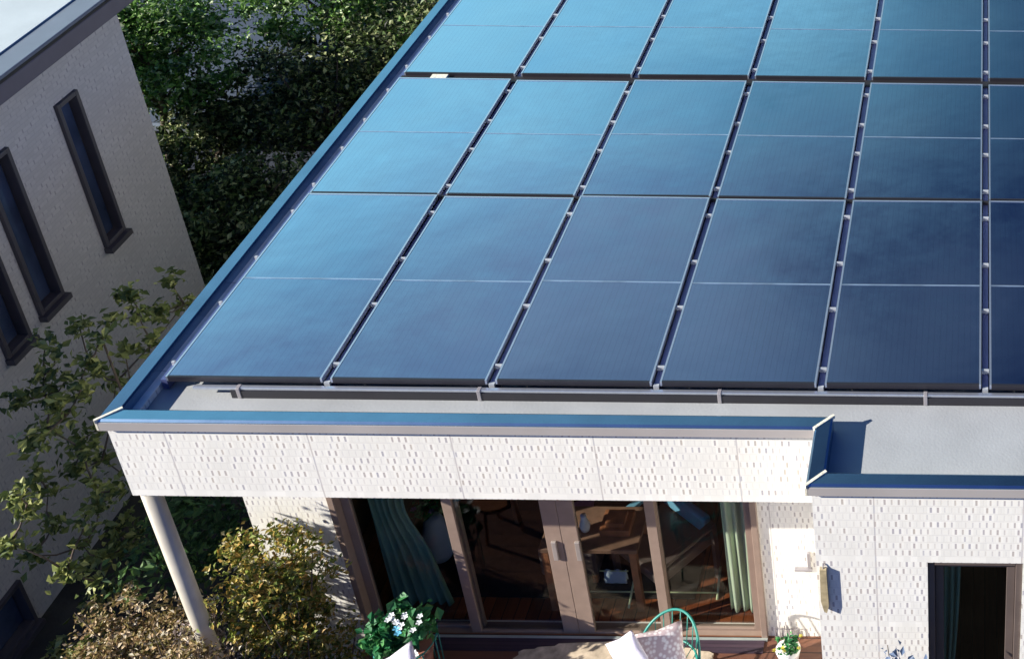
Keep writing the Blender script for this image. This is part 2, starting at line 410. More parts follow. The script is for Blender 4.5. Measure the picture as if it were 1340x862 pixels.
def tube(bm, pts, rads, n=8, cap=True):
    pts = [Vector(p) for p in pts]
    if isinstance(rads, (int, float)): rads = [rads] * len(pts)
    rings = []
    up = None
    for i, p in enumerate(pts):
        d = (pts[min(i + 1, len(pts) - 1)] - pts[max(i - 1, 0)]).normalized()
        if up is None: up = d.orthogonal().normalized()
        up = (up - d * up.dot(d))
        up = up.normalized() if up.length > 1e-6 else d.orthogonal().normalized()
        s = d.cross(up)
        rings.append([bm.verts.new(p + (up * cos(2 * pi * k / n) + s * sin(2 * pi * k / n)) * rads[i]) for k in range(n)])
    for a, b in zip(rings, rings[1:]):
        for k in range(n):
            bm.faces.new((a[k], a[(k + 1) % n], b[(k + 1) % n], b[k]))
    if cap:
        bm.faces.new(rings[0][::-1]); bm.faces.new(rings[-1])


def sweep(bm, path, prof):
    """sweep a closed (d, z) profile with mitred corners along an axis-aligned XY path; d = inward (left of travel) offset"""
    P = [Vector((p[0], p[1])) for p in path]
    rings = []
    for i, p in enumerate(P):
        dirs = []
        if i > 0: dirs.append((P[i] - P[i - 1]).normalized())
        if i < len(P) - 1: dirs.append((P[i + 1] - P[i]).normalized())
        ns_ = [Vector((-d.y, d.x)) for d in dirs]
        if len(ns_) == 2:
            s = ns_[0] + ns_[1]; mit = s / (1 + ns_[0].dot(ns_[1]))
        else: mit = ns_[0]
        rings.append([bm.verts.new((p.x + mit.x * d, p.y + mit.y * d, z)) for d, z in prof])
    n = len(prof)
    for a, b in zip(rings, rings[1:]):
        for k in range(n): bm.faces.new((a[k], a[(k + 1) % n], b[(k + 1) % n], b[k]))
    bm.faces.new(rings[0][::-1]); bm.faces.new(rings[-1])


def leaves(name, pts, size, m, parent=None, up=0.35, aspect=0.55, rnd=random):
    """each point carries one bent leaf"""
    vs, fs = [], []
    for p in pts:
        s = size * rnd.uniform(0.55, 1.3)
        nrm = Vector((rnd.gauss(0, 1), rnd.gauss(0, 1), rnd.gauss(0, 1) + up * 3)).normalized()
        a = nrm.orthogonal().normalized()
        a.rotate(Matrix.Rotation(rnd.uniform(0, 2 * pi), 3, nrm))
        b = nrm.cross(a)
        i = len(vs)
        p = Vector(p)
        vs += [p - a * s * 0.5, p + b * s * aspect * 0.5 + nrm * s * 0.12, p + a * s * 0.5 - nrm * s * 0.08, p - b * s * aspect * 0.5 + nrm * s * 0.12]
        fs += [(i, i + 1, i + 2), (i, i + 2, i + 3)]
    me = bpy.data.meshes.new(name); me.from_pydata(vs, [], fs); me.update()
    me.materials.append(M[m])
    o = bpy.data.objects.new(name, me); COL.objects.link(o)
    if parent is not None: o.parent = parent
    return o


def cluster_points(c, rad, ncl, per, crad, rnd, shell=0.5):
    """leaf clumps in an uneven ellipsoid"""
    out = []; cs = []
    for _ in range(ncl):
        d = Vector((rnd.gauss(0, 1), rnd.gauss(0, 1), rnd.gauss(0, 1))).normalized()
        r = (shell + (1 - shell) * rnd.random()) * rnd.uniform(0.8, 1.12)
        cc = Vector((c[0] + d.x * rad[0] * r, c[1] + d.y * rad[1] * r, c[2] + d.z * rad[2] * r))
        cs.append(cc)
        k = crad * rnd.uniform(0.6, 1.4)
        for _ in range(int(per * rnd.uniform(0.5, 1.5))):
            out.append(cc + Vector((rnd.gauss(0, k * .6), rnd.gauss(0, k * .6), rnd.gauss(0, k * .42))))
    return out, cs


def tree(name, label, cat, base, h, rad, cz, ncl, per, size, m, seed, crad=0.28, group=None, tr=0.07, shell=0.45):
    rnd = random.Random(seed)
    t = thing(name, label, cat, base, group)
    pts, cs = cluster_points((0, 0, cz), rad, ncl, per, crad, rnd, shell)
    pts = [p for p in pts if p.z > 0.02]
    leaves('crown', pts, size, m, t, rnd=rnd)
    bm = bmesh.new()
    tp = [(0, 0, -0.1)]
    for k in range(1, 6): tp.append((rnd.uniform(-.08, .08) * k * .5, rnd.uniform(-.08, .08) * k * .5, cz * 1.1 * k / 5))
    tube(bm, tp, [tr * (1 - 0.14 * k) for k in range(6)], 8)
    for c in rnd.sample(cs, min(len(cs), 16)):
        if c.z < 0.1: continue
        k = min(4, max(1, int(c.z / cz * 4)))
        s = Vector(tp[k]); mid = (s + c) / 2 + Vector((rnd.uniform(-.1, .1), rnd.uniform(-.1, .1), -.08))
        tube(bm, [s, mid, c], [tr * .4, tr * .22, tr * .08], 5)
    obj('trunk', bm, 'bark', t, smooth=True)
    return t


# ------------------------------------------------------------------ ground
bm = bmesh.new()
v = [bm.verts.new(p) for p in ((-600, -600, 0), (600, -600, 0), (600, 600, 0), (-600, 600, 0))]
bm.faces.new(v)
tag(obj('ground', bm, 'soil'), None, None, kind='structure')

# ------------------------------------------------------------------ main house
ZC, ZR, ZS, ZD, YW = 3.55, 3.43, 2.905, 0.74, 6.50     # coping top, roof, soffit, deck, recessed wall
XR, YB = 3.6, 13.2
H = thing('white_house', 'white tiled house with a flat grey roof, metal edge coping and sliding terrace windows', 'house', (0, 0, 0))
# roof sheet (L-shaped)
bm = bmesh.new()
box(bm, (-5.08, 5.80, 3.20), (-0.86, YB - .05, ZR)); box(bm, (-0.86, 5.38, 3.20), (XR - .05, YB - .05, ZR))
obj('roof', bm, 'roof', H)
# coping: one mitred metal cap round the roof edge
path = [(-5.17, YB), (-5.17, 5.74), (-0.94, 5.74), (-0.94, 5.31), (XR, 5.31), (XR, YB), ]
prof = [(0, 3.475), (0, 3.538), (0.012, ZC), (0.088, ZC - .004), (0.100, ZC - .012), (0.100, ZR - .02), (0.06, ZR - .02), (0.04, 3.475)]
bm = bmesh.new(); sweep(bm, path, prof)
cp = obj('coping', bm, 'coping', H)
bm = bmesh.new(); sweep(bm, path, [(-.004, 3.470), (-.004, 3.532), (-.0005, 3.532), (-.0005, 3.470)]); obj('sunlit_face_strip', bm, 'sunlit_grey', H)  # added strip that paints the coping's front face in sunlit grey
for (x, y, dx, dy) in ((-5.17, 5.74, 1, 1), (-0.94, 5.74, 1, 1), (-0.94, 5.31, 1, 1)):
    bm = bmesh.new()
    w = 0.009
    a = Vector((x - .004, y - .004, 0)); e = Vector((x + .104, y + .104, 0)); s = Vector((1, -1, 0)).normalized() * w
    vs = []
    for z in (ZC - .02, ZC + .004):
        vs += [bm.verts.new((q.x, q.y, z)) for q in (a - s, a + s, e + s, e - s)]
    for f in ((0, 3, 2, 1), (4, 5, 6, 7), (0, 1, 5, 4), (1, 2, 6, 5), (2, 3, 7, 6), (3, 0, 4, 7)): bm.faces.new([vs[i] for i in f])
    box(bm, (x - .005, y - .005, 3.474), (x + .008, y + .008, ZC - .021))
    obj('corner_strip', bm, 'strip', H)
# upper wall over the terrace (the fascia wall)
bx('front_wall', (-5.145, 5.77, ZS), (-0.93, 5.90, 3.474), 'tile', H)
bx('side_wall', (-5.145, 5.90, ZS), (-5.02, YB - .02, 3.474), 'tile_side', H)
bx('soffit', (-5.02, 5.90, ZS + .02), (-0.92, YW + .1, ZS + .10), 'trim', H)
# projecting wall at the right with a window
wx0, wx1, wzt, wzb = -0.265, 0.292, 2.905, 1.05
bm = bmesh.new()
box(bm, (-0.915, 5.34, -.1), (wx0, 5.47, 3.474)); box(bm, (wx1, 5.34, -.1), (XR - .02, 5.47, 3.474))
box(bm, (wx0, 5.34, wzt), (wx1, 5.47, 3.474)); box(bm, (wx0, 5.34, -.1), (wx1, 5.47, wzb))
obj('projecting_wall', bm, 'tile', H)
bx('return_wall', (-0.915, 5.47, -.1), (-0.80, YW + .1, 3.40), 'tile_side', H)
# recessed terrace wall
gx0, gx1, gzt, gzb = -4.45, -1.50, 2.60, ZD - .03
bm = bmesh.new()
box(bm, (-5.04, YW, -.1), (gx0, YW + .12, ZS + .02)); box(bm, (gx1, YW, -.1), (-0.915, YW + .12, ZS + .02))
box(bm, (gx0, YW, gzt), (gx1, YW + .12, ZS + .02)); box(bm, (gx0, YW, -.1), (gx1, YW + .12, gzb))
obj('terrace_wall', bm, 'tile', H)
bx('left_wall', (-5.04, YW + .12, -.1), (-4.92, YB - .1, 3.30), 'tile_side', H)
bx('right_wall', (XR - .14, 5.47, -.1), (XR - .02, YB - .1, 3.40), 'tile_side', H)
bx('back_wall', (-4.92, YB - .22, -.1), (XR - .14, YB - .1, 3.40), 'tile', H)
# rooms
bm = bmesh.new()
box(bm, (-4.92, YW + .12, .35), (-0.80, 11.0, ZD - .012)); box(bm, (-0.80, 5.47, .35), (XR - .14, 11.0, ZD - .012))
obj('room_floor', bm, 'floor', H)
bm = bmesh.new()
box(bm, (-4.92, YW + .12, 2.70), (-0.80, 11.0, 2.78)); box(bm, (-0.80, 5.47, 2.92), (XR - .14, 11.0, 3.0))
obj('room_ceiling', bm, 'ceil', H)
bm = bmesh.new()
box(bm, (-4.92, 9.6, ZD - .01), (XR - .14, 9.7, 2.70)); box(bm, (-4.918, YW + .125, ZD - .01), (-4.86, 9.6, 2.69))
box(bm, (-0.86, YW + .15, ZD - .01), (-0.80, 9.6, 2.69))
obj('room_wall', bm, 'inwall', H)

# terrace window: frame, four sashes
def ring3(bm, u0, u1, z0, z1):
    for a, b in (((u0, z0), (u0 + .045, z1)), ((u1 - .045, z0), (u1, z1)), ((u0 + .045, z1 - .045), (u1 - .045, z1)), ((u0 + .045, z0), (u1 - .045, z0 + .011))):
        box(bm, (a[0], YW - .03, a[1]), (b[0], YW + .10, b[1]))


W = obj('window', (lambda b: (ring3(b, gx0, gx1, gzb, gzt), b)[1])(bmesh.new()), 'bronze', H, bevel=.004)
W['label'] = 'wide brown framed sliding terrace window of four sashes'


def sash(x0, x1, y, lw, rw, m='bronze'):
    bm = bmesh.new(); z0, z1 = gzb + .012, gzt - .046
    box(bm, (x0, y, z0), (x0 + lw, y + .04, z1)); box(bm, (x1 - rw, y, z0), (x1, y + .04, z1))
    box(bm, (x0 + lw, y, z0), (x1 - rw, y + .04, z0 + .022)); box(bm, (x0 + lw, y, z1 - .05), (x1 - rw, y + .04, z1))
    obj('sash', bm, m, W, bevel=.003)
    bx('pane', (x0 + lw - .005, y + .017, z0 + .018), (x1 - rw + .005, y + .023, z1 - .045), 'glass', W)


sash(gx0 + .046, -3.60, YW + .045, .06, .07)
sash(-3.68, -2.89, YW + .000, .07, .115)
sash(-2.888, -2.21, YW + .000, .115, .07)
sash(-2.28, gx1 - .046, YW + .045, .07, .06)
for hx in (-2.965, -2.80):
    bx('handle', (hx, YW - .022, 1.52), (hx + .035, YW - .001, 1.70), 'handle', W, bevel=.004)
bx('sill', (gx0, YW - .050, ZD - .011), (gx1, YW - .031, ZD + .004), 'sill', W)
# window in the projecting wall
W2 = obj('window', (lambda b: (frame_ring(b, 'Y', 0, wx0 + .001, wx1 - .001, wzb + .001, wzt - .001, .04, 5.355, 5.46), b)[1])(bmesh.new()), 'dbronze', H, bevel=.004)
W2['label'] = 'narrow dark framed window in the projecting wall'
bm = bmesh.new(); frame_ring(bm, 'Y', 0, wx0 + .042, wx1 - .042, wzb + .042, wzt - .042, .05, 5.39, 5.43); obj('sash', bm, 'dbronze', W2, bevel=.003)
bx('pane', (wx0 + .09, 5.408, wzb + .09), (wx1 - .09, 5.413, wzt - .09), 'glass', W2)

# porch post (carries the corner of the overhang)
bm = bmesh.new(); tube(bm, [(-5.083, 5.835, 0), (-5.083, 5.835, ZS)], .056, 24); obj('porch_post', bm, 'post', H, smooth=True)


# ------------------------------------------------------------------ curtains
def curtain(name, label, xa, xb, y, ztop, zbot, m, folds, flare=0.0, tie=None, group=None):
    bm = bmesh.new(); nx, nz = folds * 10, 24; g = []
    for j in range(nz + 1):
        t_ = j / nz; z = ztop + (zbot - ztop) * t_
        w = 1.0
        if tie: w = 1 - tie[1] * math.exp(-((t_ - tie[0]) / .16) ** 2)
        row = []
        for i in range(nx + 1):
            s = i / nx
            x = xa + (xb - xa) * s * w + flare * s * t_ * t_
            yy = y + .028 * sin(s * folds * 2 * pi + sin(t_ * 3 + s * 4) * .6) * (0.7 + .3 * sin(t_ * 5 + s * 9))
            row.append(bm.verts.new((x, yy, z)))
        g.append(row)
    for j in range(nz):
        for i in range(nx): bm.faces.new((g[j][i], g[j][i + 1], g[j + 1][i + 1], g[j + 1][i]))
    o = obj(name, bm, m, None, smooth=True)
    so = o.modifiers.new('thickness', 'SOLIDIFY'); so.thickness = .004
    return tag(o, label, 'curtain', group)


curtain('curtain', 'wide green curtain gathered behind the left sash of the terrace window', -4.32, -4.0, YW + .20, 2.58, ZD + .05, 'curtain', 6, flare=.12, tie=(.45, .25))
curtain('curtain', 'narrow pale green curtain hanging at the right end of the terrace window', -1.80, -1.62, YW + .17, 2.58, ZD + .05, 'curtain_l', 3)
curtain('curtain', 'green curtain swept aside in the narrow window of the projecting wall', wx0 + .07, wx0 + .19, 5.53, 2.88, 1.10, 'curtain', 3, flare=-.10)


# ------------------------------------------------------------------ solar panels
ZP = 3.555                       # top of the panels
PITCHX = 1.009
X0 = -4.955                      # left edge of the first column
PW = PITCHX - .052
ROWS = [(6.10, 8.01), (8.03, 9.70), (9.80, 11.60), (11.62, 13.0)]
ORD = ['first', 'second', 'third', 'fourth', 'fifth', 'sixth', 'seventh', 'eighth']
RN = ['front row', 'second row', 'third row', 'rearmost row']
for r, (ya, yb) in enumerate(ROWS):
    Lr = yb - ya; mid = (7.04 - 6.10, 8.86 - 8.03, 10.67 - 9.80, .7)[r]
    tilt = (0.9, 0.0, 0.3, 0.3)[r]
    proto = None
    for c in range(8):
        x = X0 + c * PITCHX
        lab = 'dark blue glass solar panel in the %s, %s from the left roof edge' % (RN[r], ORD[c])
        if proto is None:
            t = thing('solar_panel', lab, 'solar panel', (x, ya, ZP), 'solar panels in rows on the roof')
            g = bx('glass', (.012, .014, -.012), (PW - .012, Lr - .014, -.003), 'panel', t)
            bm = bmesh.new(); box(bm, (0, 0, -.035), (.0118, Lr, 0)); box(bm, (PW - .0118, 0, -.035), (PW, Lr, 0))
            box(bm, (.012, Lr - .0138, -.035), (PW - .012, Lr, 0))
            obj('frame', bm, 'alu', t)
            bx('front_edge', (.012, 0, -.04), (PW - .012, .0138, -.001), 'bframe', t)
            bx('middle_bar', (.0125, mid - .006, -.0029), (PW - .0125, mid + .006, -.001), 'bar', t)
            proto = t
        else:
            t = proto.copy(); COL.objects.link(t); t.location = (x, ya, ZP); t['label'] = lab
            for ch in list(proto.children):
                k = ch.copy(); COL.objects.link(k); k.parent = t
        rr = random.Random(r * 20 + c)
        t.rotation_euler = (radians(rr.uniform(-.3, .3)), radians(rr.uniform(-.25, .25)), 0)

# rails under the gaps between the columns with their clips
for c in range(9):
    x = X0 + c * PITCHX - .026
    if c == 0: x = X0 - .030
    lab = ('blue grey mounting rail with pale clips along the left end of the panels' if c == 0 else
           'blue grey mounting rail with pale clips between the %s and %s panel columns' % (ORD[c - 1], ORD[c]) if c < 8 else
           'blue grey mounting rail with pale clips at the right end of the panels')
    t = thing('mounting_rail', lab, 'rail', (x, 6.115, ZR), 'mounting rails between the panel columns')
    bx('rail', (-.019, 0, .01), (.019, 6.95, .085), 'rail', t)
    for (ya, yb) in ROWS:
        for f in ((.075, .37, .62, .90) if ya < 12 else (.1, .6)):
            y = ya + (yb - ya) * f - 6.115
            w_ = .0235 if c else .011
            bx('clip', (-w_, y - .008, .0855), (w_, y + .008, .118), 'clip', t, bevel=.003)
    if c: bx('end_cap', (-.017, -.020, .01), (.017, -.001, .095), 'clip', t)
# cross bar under the front edge with brackets
t = thing('front_rail', 'silver rail with a painted dark strip of shade along the front edge of the solar panels', 'rail', (0, 0, 0))
bx('rail', (-4.78, 6.058, 3.490), (3.4, 6.084, 3.510), 'alu', t, bevel=.003)
bx('rail_shade', (-4.55, 6.052, 3.4315), (3.4, 6.084, 3.4895), 'bframe', t)  # black box painting the shade below the rail
for x in (-4.50, -3.03, -1.56, -0.30, 1.2, 2.6):
    bx('bracket', (x - .012, 6.047, ZR + .004), (x + .012, 6.088, 3.5125), 'metal', t, bevel=.003)
# black strips painting the shade in the gaps between rows
for (y0, y1, w, n) in ((8.0115, 8.0285, 'narrow', 'front and second'), (9.702, 9.798, 'wide', 'second and third'), (11.602, 11.618, 'narrow', 'third and rearmost')):
    s = bx('gap_shade_strip', (X0 - .02, y0, ZR + .01), (X0 + 8 * PITCHX, y1, ZP - .03 if w == 'wide' else ZP - .012), 'black')
    tag(s, '%s black strip standing for shade in the gap between the %s panel rows' % (w, n), 'strip')
p = on_z(573, 103, ZP - .01)
tag(bx('cable_box', (p.x - .07, 9.715, ZP - .029), (p.x + .07, 9.785, ZP - .004), 'strip', bevel=.004), 'small cream junction box lying in the wide gap between panel rows', 'box')

# ------------------------------------------------------------------ neighbour house
XN = -7.5
N = thing('neighbour_house', 'grey beige tiled house at the left with a pale roof and tall narrow windows', 'house', (0, 0, 0))
nwin = []
def nw(p_br, p_bl, ztop, p_tr=None):
    b = on_x(*p_br, XN); a = on_x(*p_bl, XN)
    return (a.y, b.y, (a.z + b.z) / 2, ztop)
zt1 = on_x(76, 134, XN).z; zt2 = on_x(0, 180, XN).z
nwin = [nw((161, 298), (137, 326), zt1), nw((80, 380), (52, 417), zt1), nw((38, 437), (8, 472), zt1)]
q = on_x(22, 757, XN); nwin.append((q.y - .75, q.y, -.0, q.z))
nwin[3] = (q.y - .95, q.y, .05, q.z)
YN0, YN1 = 5.55, 10.10
ZNB = on_x(0, 140, XN + .16).z          # underside of the eave
ZNT = on_x(0, 100, XN + .16).z
# wall built as a grid with openings
ys = sorted(set([YN0, YN1] + [w[0] for w in nwin] + [w[1] for w in nwin]))
zs = sorted(set([-.1, ZNB + .05] + [w[2] for w in nwin] + [w[3] for w in nwin]))
bm = bmesh.new()
for i in range(len(ys) - 1):
    for j in range(len(zs) - 1):
        cy, cz = (ys[i] + ys[i + 1]) / 2, (zs[j] + zs[j + 1]) / 2
        if any(w[0] < cy < w[1] and w[2] < cz < w[3] for w in nwin): continue
        box(bm, (XN - .14, ys[i], zs[j]), (XN, ys[i + 1], zs[j + 1]))
bmesh.ops.remove_doubles(bm, verts=bm.verts, dist=1e-5)
dup = {}
for f in bm.faces: dup.setdefault(tuple(sorted(v.index for v in f.verts)), []).append(f)
bm.verts.index_update(); dup = {}
for f in bm.faces: dup.setdefault(tuple(sorted(v.index for v in f.verts)), []).append(f)
bmesh.ops.delete(bm, geom=[f for fl in dup.values() if len(fl) > 1 for f in fl], context='FACES_ONLY')
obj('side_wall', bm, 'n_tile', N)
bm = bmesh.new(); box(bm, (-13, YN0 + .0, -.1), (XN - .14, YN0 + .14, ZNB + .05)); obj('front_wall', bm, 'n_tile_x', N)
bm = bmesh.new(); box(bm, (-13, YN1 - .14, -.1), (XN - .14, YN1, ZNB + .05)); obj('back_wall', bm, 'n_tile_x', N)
bx('inner_wall', (-9.2, YN0 + .14, -.1), (-9.1, YN1 - .14, ZNB), 'inwall', N)
for (a, b, z0, z1) in nwin:
    bm = bmesh.new(); frame_ring(bm, 'X', 0, a + .002, b - .002, z0 + .002, z1 - .002, .038, XN - .09, XN + .03)
    f = obj('window', bm, 'n_frame', N, bevel=.004)
    bx('pane', (XN - .055, a + .048, z0 + .048), (XN - .049, b - .048, z1 - .048), 'n_glass', f)
    bx('sill', (XN + .001, a - .01, z0 - .05), (XN + .07, b + .01, z0 - .001), 'n_frame', f)
# eave: fascia, black line, gutter, pale roof
bx('eave_fascia', (XN - .02, YN0 - .2, ZNB), (XN + .16, YN1 + .9, ZNB + .15), 'n_fascia', N, bevel=.01)
bx('eave_slot', (XN - .02, YN0 - .19, ZNB + .151), (XN + .163, YN1 + .89, ZNB + .175), 'black', N)
bx('gutter', (XN - .06, YN0 - .2, ZNB + .176), (XN + .166, YN1 + .9, ZNT), 'n_gutter', N, bevel=.008)
bx('roof', (-13.1, YN0 - .2, ZNB + .05), (XN - .061, YN1 + .9, ZNT + .012), 'n_roof', N)

# ------------------------------------------------------------------ far house glimpsed through the trees
F = thing('distant_house', 'slate blue house half hidden behind the trees at the top left', 'house', (0, 0, 0))
bx('wall', (-12.5, 13.2, -.1), (-7.9, 16.4, 1.02), 'far_wall', F)
bm = bmesh.new()
vs = [bm.verts.new(p) for p in ((-12.8, 12.95, 1.0), (-7.6, 12.95, 1.0), (-7.6, 16.6, 1.0), (-12.8, 16.6, 1.0), (-12.0, 14.8, 1.95), (-8.3, 14.8, 1.95))]
for f in ((0, 1, 5, 4), (1, 2, 5), (2, 3, 4, 5), (3, 0, 4), (3, 2, 1, 0)): bm.faces.new([vs[i] for i in f])
obj('roof', bm, 'far_roof', F)
bx('gutter', (-12.8, 12.86, .94), (-7.6, 12.94, 1.0), 'n_gutter', F)

# ------------------------------------------------------------------ trees behind
G = 'trees behind the houses'
back = [  # x, y, height centre, radii, material, label, clumps
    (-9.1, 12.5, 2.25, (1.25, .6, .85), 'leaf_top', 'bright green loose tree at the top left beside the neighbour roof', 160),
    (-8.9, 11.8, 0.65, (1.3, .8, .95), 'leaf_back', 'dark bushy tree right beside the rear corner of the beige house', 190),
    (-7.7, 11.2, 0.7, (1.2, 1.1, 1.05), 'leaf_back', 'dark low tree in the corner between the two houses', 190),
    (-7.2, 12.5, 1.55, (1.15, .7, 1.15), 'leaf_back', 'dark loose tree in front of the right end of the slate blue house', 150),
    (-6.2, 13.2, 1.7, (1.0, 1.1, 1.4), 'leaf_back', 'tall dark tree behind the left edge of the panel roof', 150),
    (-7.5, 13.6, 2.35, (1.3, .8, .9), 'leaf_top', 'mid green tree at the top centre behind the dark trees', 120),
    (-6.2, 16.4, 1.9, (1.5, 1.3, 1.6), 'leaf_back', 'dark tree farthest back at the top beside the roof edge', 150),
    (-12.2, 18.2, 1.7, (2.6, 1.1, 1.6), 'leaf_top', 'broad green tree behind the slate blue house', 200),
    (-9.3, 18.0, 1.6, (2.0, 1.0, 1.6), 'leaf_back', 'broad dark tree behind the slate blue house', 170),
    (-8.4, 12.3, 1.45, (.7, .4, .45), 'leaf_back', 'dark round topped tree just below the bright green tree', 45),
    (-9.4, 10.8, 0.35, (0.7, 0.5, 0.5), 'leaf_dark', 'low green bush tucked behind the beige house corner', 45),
]
for i, (x, y, cz, rad, m, lab, ncl) in enumerate(back):
    big = i != len(back) - 1
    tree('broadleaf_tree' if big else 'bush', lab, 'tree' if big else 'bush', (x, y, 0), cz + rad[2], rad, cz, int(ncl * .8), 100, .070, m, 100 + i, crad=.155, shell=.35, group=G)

# ------------------------------------------------------------------ sapling between the houses
def px_leaf_tree(name, label, cat, tips, xp, base, m, size, per, crad, seed, tr=.03, jit=.25, jprob=1.0):
    rnd = random.Random(seed)
    t = thing(name, label, cat, base)
    B = Vector(base); cs = []
    for (u, v) in tips:
        x = xp + rnd.uniform(-jit, jit)
        cs.append(on_x(u, v, x) - B)
    pts = []
    for c in cs:
        for _ in range(int(per * rnd.uniform(.6, 1.5))):
            pts.append(c + Vector((rnd.gauss(0, crad), rnd.gauss(0, crad), rnd.gauss(0, crad * .8))))
    leaves('crown', pts, size, m, t, rnd=rnd)
    bm = bmesh.new()
    top = max(cs, key=lambda c: c.z)
    n = 8; tk = [Vector((top.x * (k / n) ** 1.5, top.y * (k / n) ** 1.5, top.z * k / n)) + Vector((rnd.uniform(-.03, .03), rnd.uniform(-.03, .03), 0)) * (k > 0) for k in range(n + 1)]
    tube(bm, tk, [tr * (1 - .1 * k) for k in range(n + 1)], 7)
    for c in cs:
        if c.z < .15: continue
        cand = [q for q in tk + cs if q.z < c.z - .07 * (q in cs)]
        cand = [q for q in cand if q is not c] or [tk[0]]
        s = min(cand, key=lambda q: (q - c).length + (.0 if q in cs else .05)); mid = s.lerp(c, .5) + Vector((rnd.uniform(-.03, .03), rnd.uniform(-.03, .03), -.02))
        tube(bm, [s, mid, c], [tr * .28, tr * .2, tr * .12], 5)
    obj('trunk', bm, 'bark', t, smooth=True)
    return t


tips = [(223, 365), (241, 398), (208, 408), (198, 446), (169, 386), (181, 413), (145, 419), (104, 428), (130, 443), (163, 458), (115, 473), (60, 445), (72, 464), (57, 491), (84, 500), (127, 485), (152, 500),
        (25, 523), (59, 517), (105, 512), (88, 542), (60, 560), (42, 580), (96, 580), (109, 588), (134, 600), (96, 613), (122, 630), (46, 622), (63, 643), (21, 647), (33, 668), (71, 685), (113, 685), (109, 714), (13, 710),
        (42, 727), (88, 748), (134, 727), (126, 760), (147, 643), (168, 676), (160, 718), (180, 700), (118, 794), (143, 777), (150, 690), (130, 660), (75, 848), (109, 852), (140, 820), (120, 735), (70, 530), (130, 560)]
px_leaf_tree('slender_tree', 'slender young tree with loose yellow green leaf clusters between the two houses', 'tree', tips, -6.2, (-6.15, 7.1, 0), 'leaf_sap', .070, 50, .042, 5)
tips2 = [(225, 670), (250, 660), (280, 670), (300, 690), (260, 700), (240, 720), (280, 720), (215, 700), (265, 740), (295, 660), (235, 690), (200, 730), (245, 750), (310, 720), (180, 750)]
px_leaf_tree('leafy_bush', 'dark green leafy bush seen behind the porch post', 'bush', tips2, -5.75, (-5.7, 7.9, 0), 'leaf_dark', .075, 70, .09, 6, jit=.15)


# ------------------------------------------------------------------ shrubs in the garden bed
def shrub(label, c, rad, m, size, ncl, per, seed, crad=.055, name='shrub'):
    rnd = random.Random(seed)
    base = (c[0], c[1], 0)
    t = thing(name, label, 'shrub', base)
    pts, cs = cluster_points((0, 0, c[2]), rad, ncl, per, crad, rnd, .35)
    for _ in range(ncl // 5):                       # loose sprays that break the outline
        d = Vector((rnd.gauss(0, 1), rnd.gauss(0, 1), abs(rnd.gauss(0, 1)) + .3)).normalized()
        q = Vector((d.x * rad[0], d.y * rad[1], c[2] + d.z * rad[2])) * 1.0
        cs.append(q + d * .16)
        for k in range(26):
            f = k / 25 * rnd.uniform(.7, 1.1)
            pts.append(q + d * f * .18 + Vector((rnd.gauss(0, .022), rnd.gauss(0, .022), rnd.gauss(0, .022) - .05 * f * f)))
    leaves('foliage', pts, size, m, t, rnd=rnd)
    bm = bmesh.new()
    for cc in rnd.sample(cs, min(len(cs), 26)):
        s = Vector((rnd.uniform(-.06, .06), rnd.uniform(-.06, .06), 0))
        tube(bm, [s, Vector((cc.x * .4, cc.y * .4, max(.05, cc.z * .55))), cc], [.012, .008, .003], 5)
    obj('stems', bm, 'bark', t, smooth=True)
    return t


p = on_y(365, 792, 6.13)
shrub('rounded orange and green shrub in front of the white terrace wall', (p.x, 6.13, p.z), (.38, .25, .54), 'leaf_orange', .042, 230, 46, 11)
p = on_y(212, 835, 6.12)
shrub('tan brown shrub spreading at the foot of the porch post', (p.x, 6.03, p.z), (.42, .15, .46), 'leaf_tan', .038, 130, 38, 12)
p = on_y(292, 842, 6.10)
shrub('thin grey pink small shrub right of the porch post', (p.x, 6.0, p.z - .02), (.19, .14, .36), 'leaf_plum', .034, 60, 30, 13)
p = on_y(250, 850, 5.66)
shrub('sparse pale tan shrub whose sprays cover the foot of the porch post', (p.x, 5.64, p.z - .12), (.20, .10, .22), 'leaf_tan', .038, 38, 26, 17)
p = on_y(425, 850, 6.15)
shrub('low dark green shrub at the foot of the white terrace wall', (p.x, 6.15, p.z - .1), (.22, .2, .25), 'leaf_orange', .036, 40, 30, 14)
p = on_y(140, 862, 6.0)
shrub('short tan shrub at the lower left below the slender tree', (p.x - .02, 6.0, p.z - .1), (.28, .3, .30), 'leaf_tan', .036, 60, 40, 15)
p = on_y(1192, 866, 5.0)
shrub('small bluish plant tip in front of the projecting wall', (p.x, 5.0, p.z - .20), (.09, .08, .18), 'leaf_blue', .045, 16, 20, 16)

# ------------------------------------------------------------------ terrace
t = thing('wooden_deck', 'reddish brown wooden terrace deck in front of the sliding window', 'deck', (0, 0, 0))
bx('boards', (-4.42, 3.6, ZD - .045), (-0.93, YW - .002, ZD - .012), 'deck', t)
bm = bmesh.new()
for x in (-4.35, -3.3, -2.2, -1.05):
    box(bm, (x, 3.65, 0), (x + .08, 3.73, ZD - .046)); box(bm, (x, 5.2, 0), (x + .08, 5.28, ZD - .046))
obj('leg', bm, 'deck', t)

bx('shade_band', (gx0 + .02, 6.35, ZD - .0115), (gx1 - .02, YW - .051, ZD + .0005), 'plum', t)  # dark boards painting the plants' shade on the deck by the sill
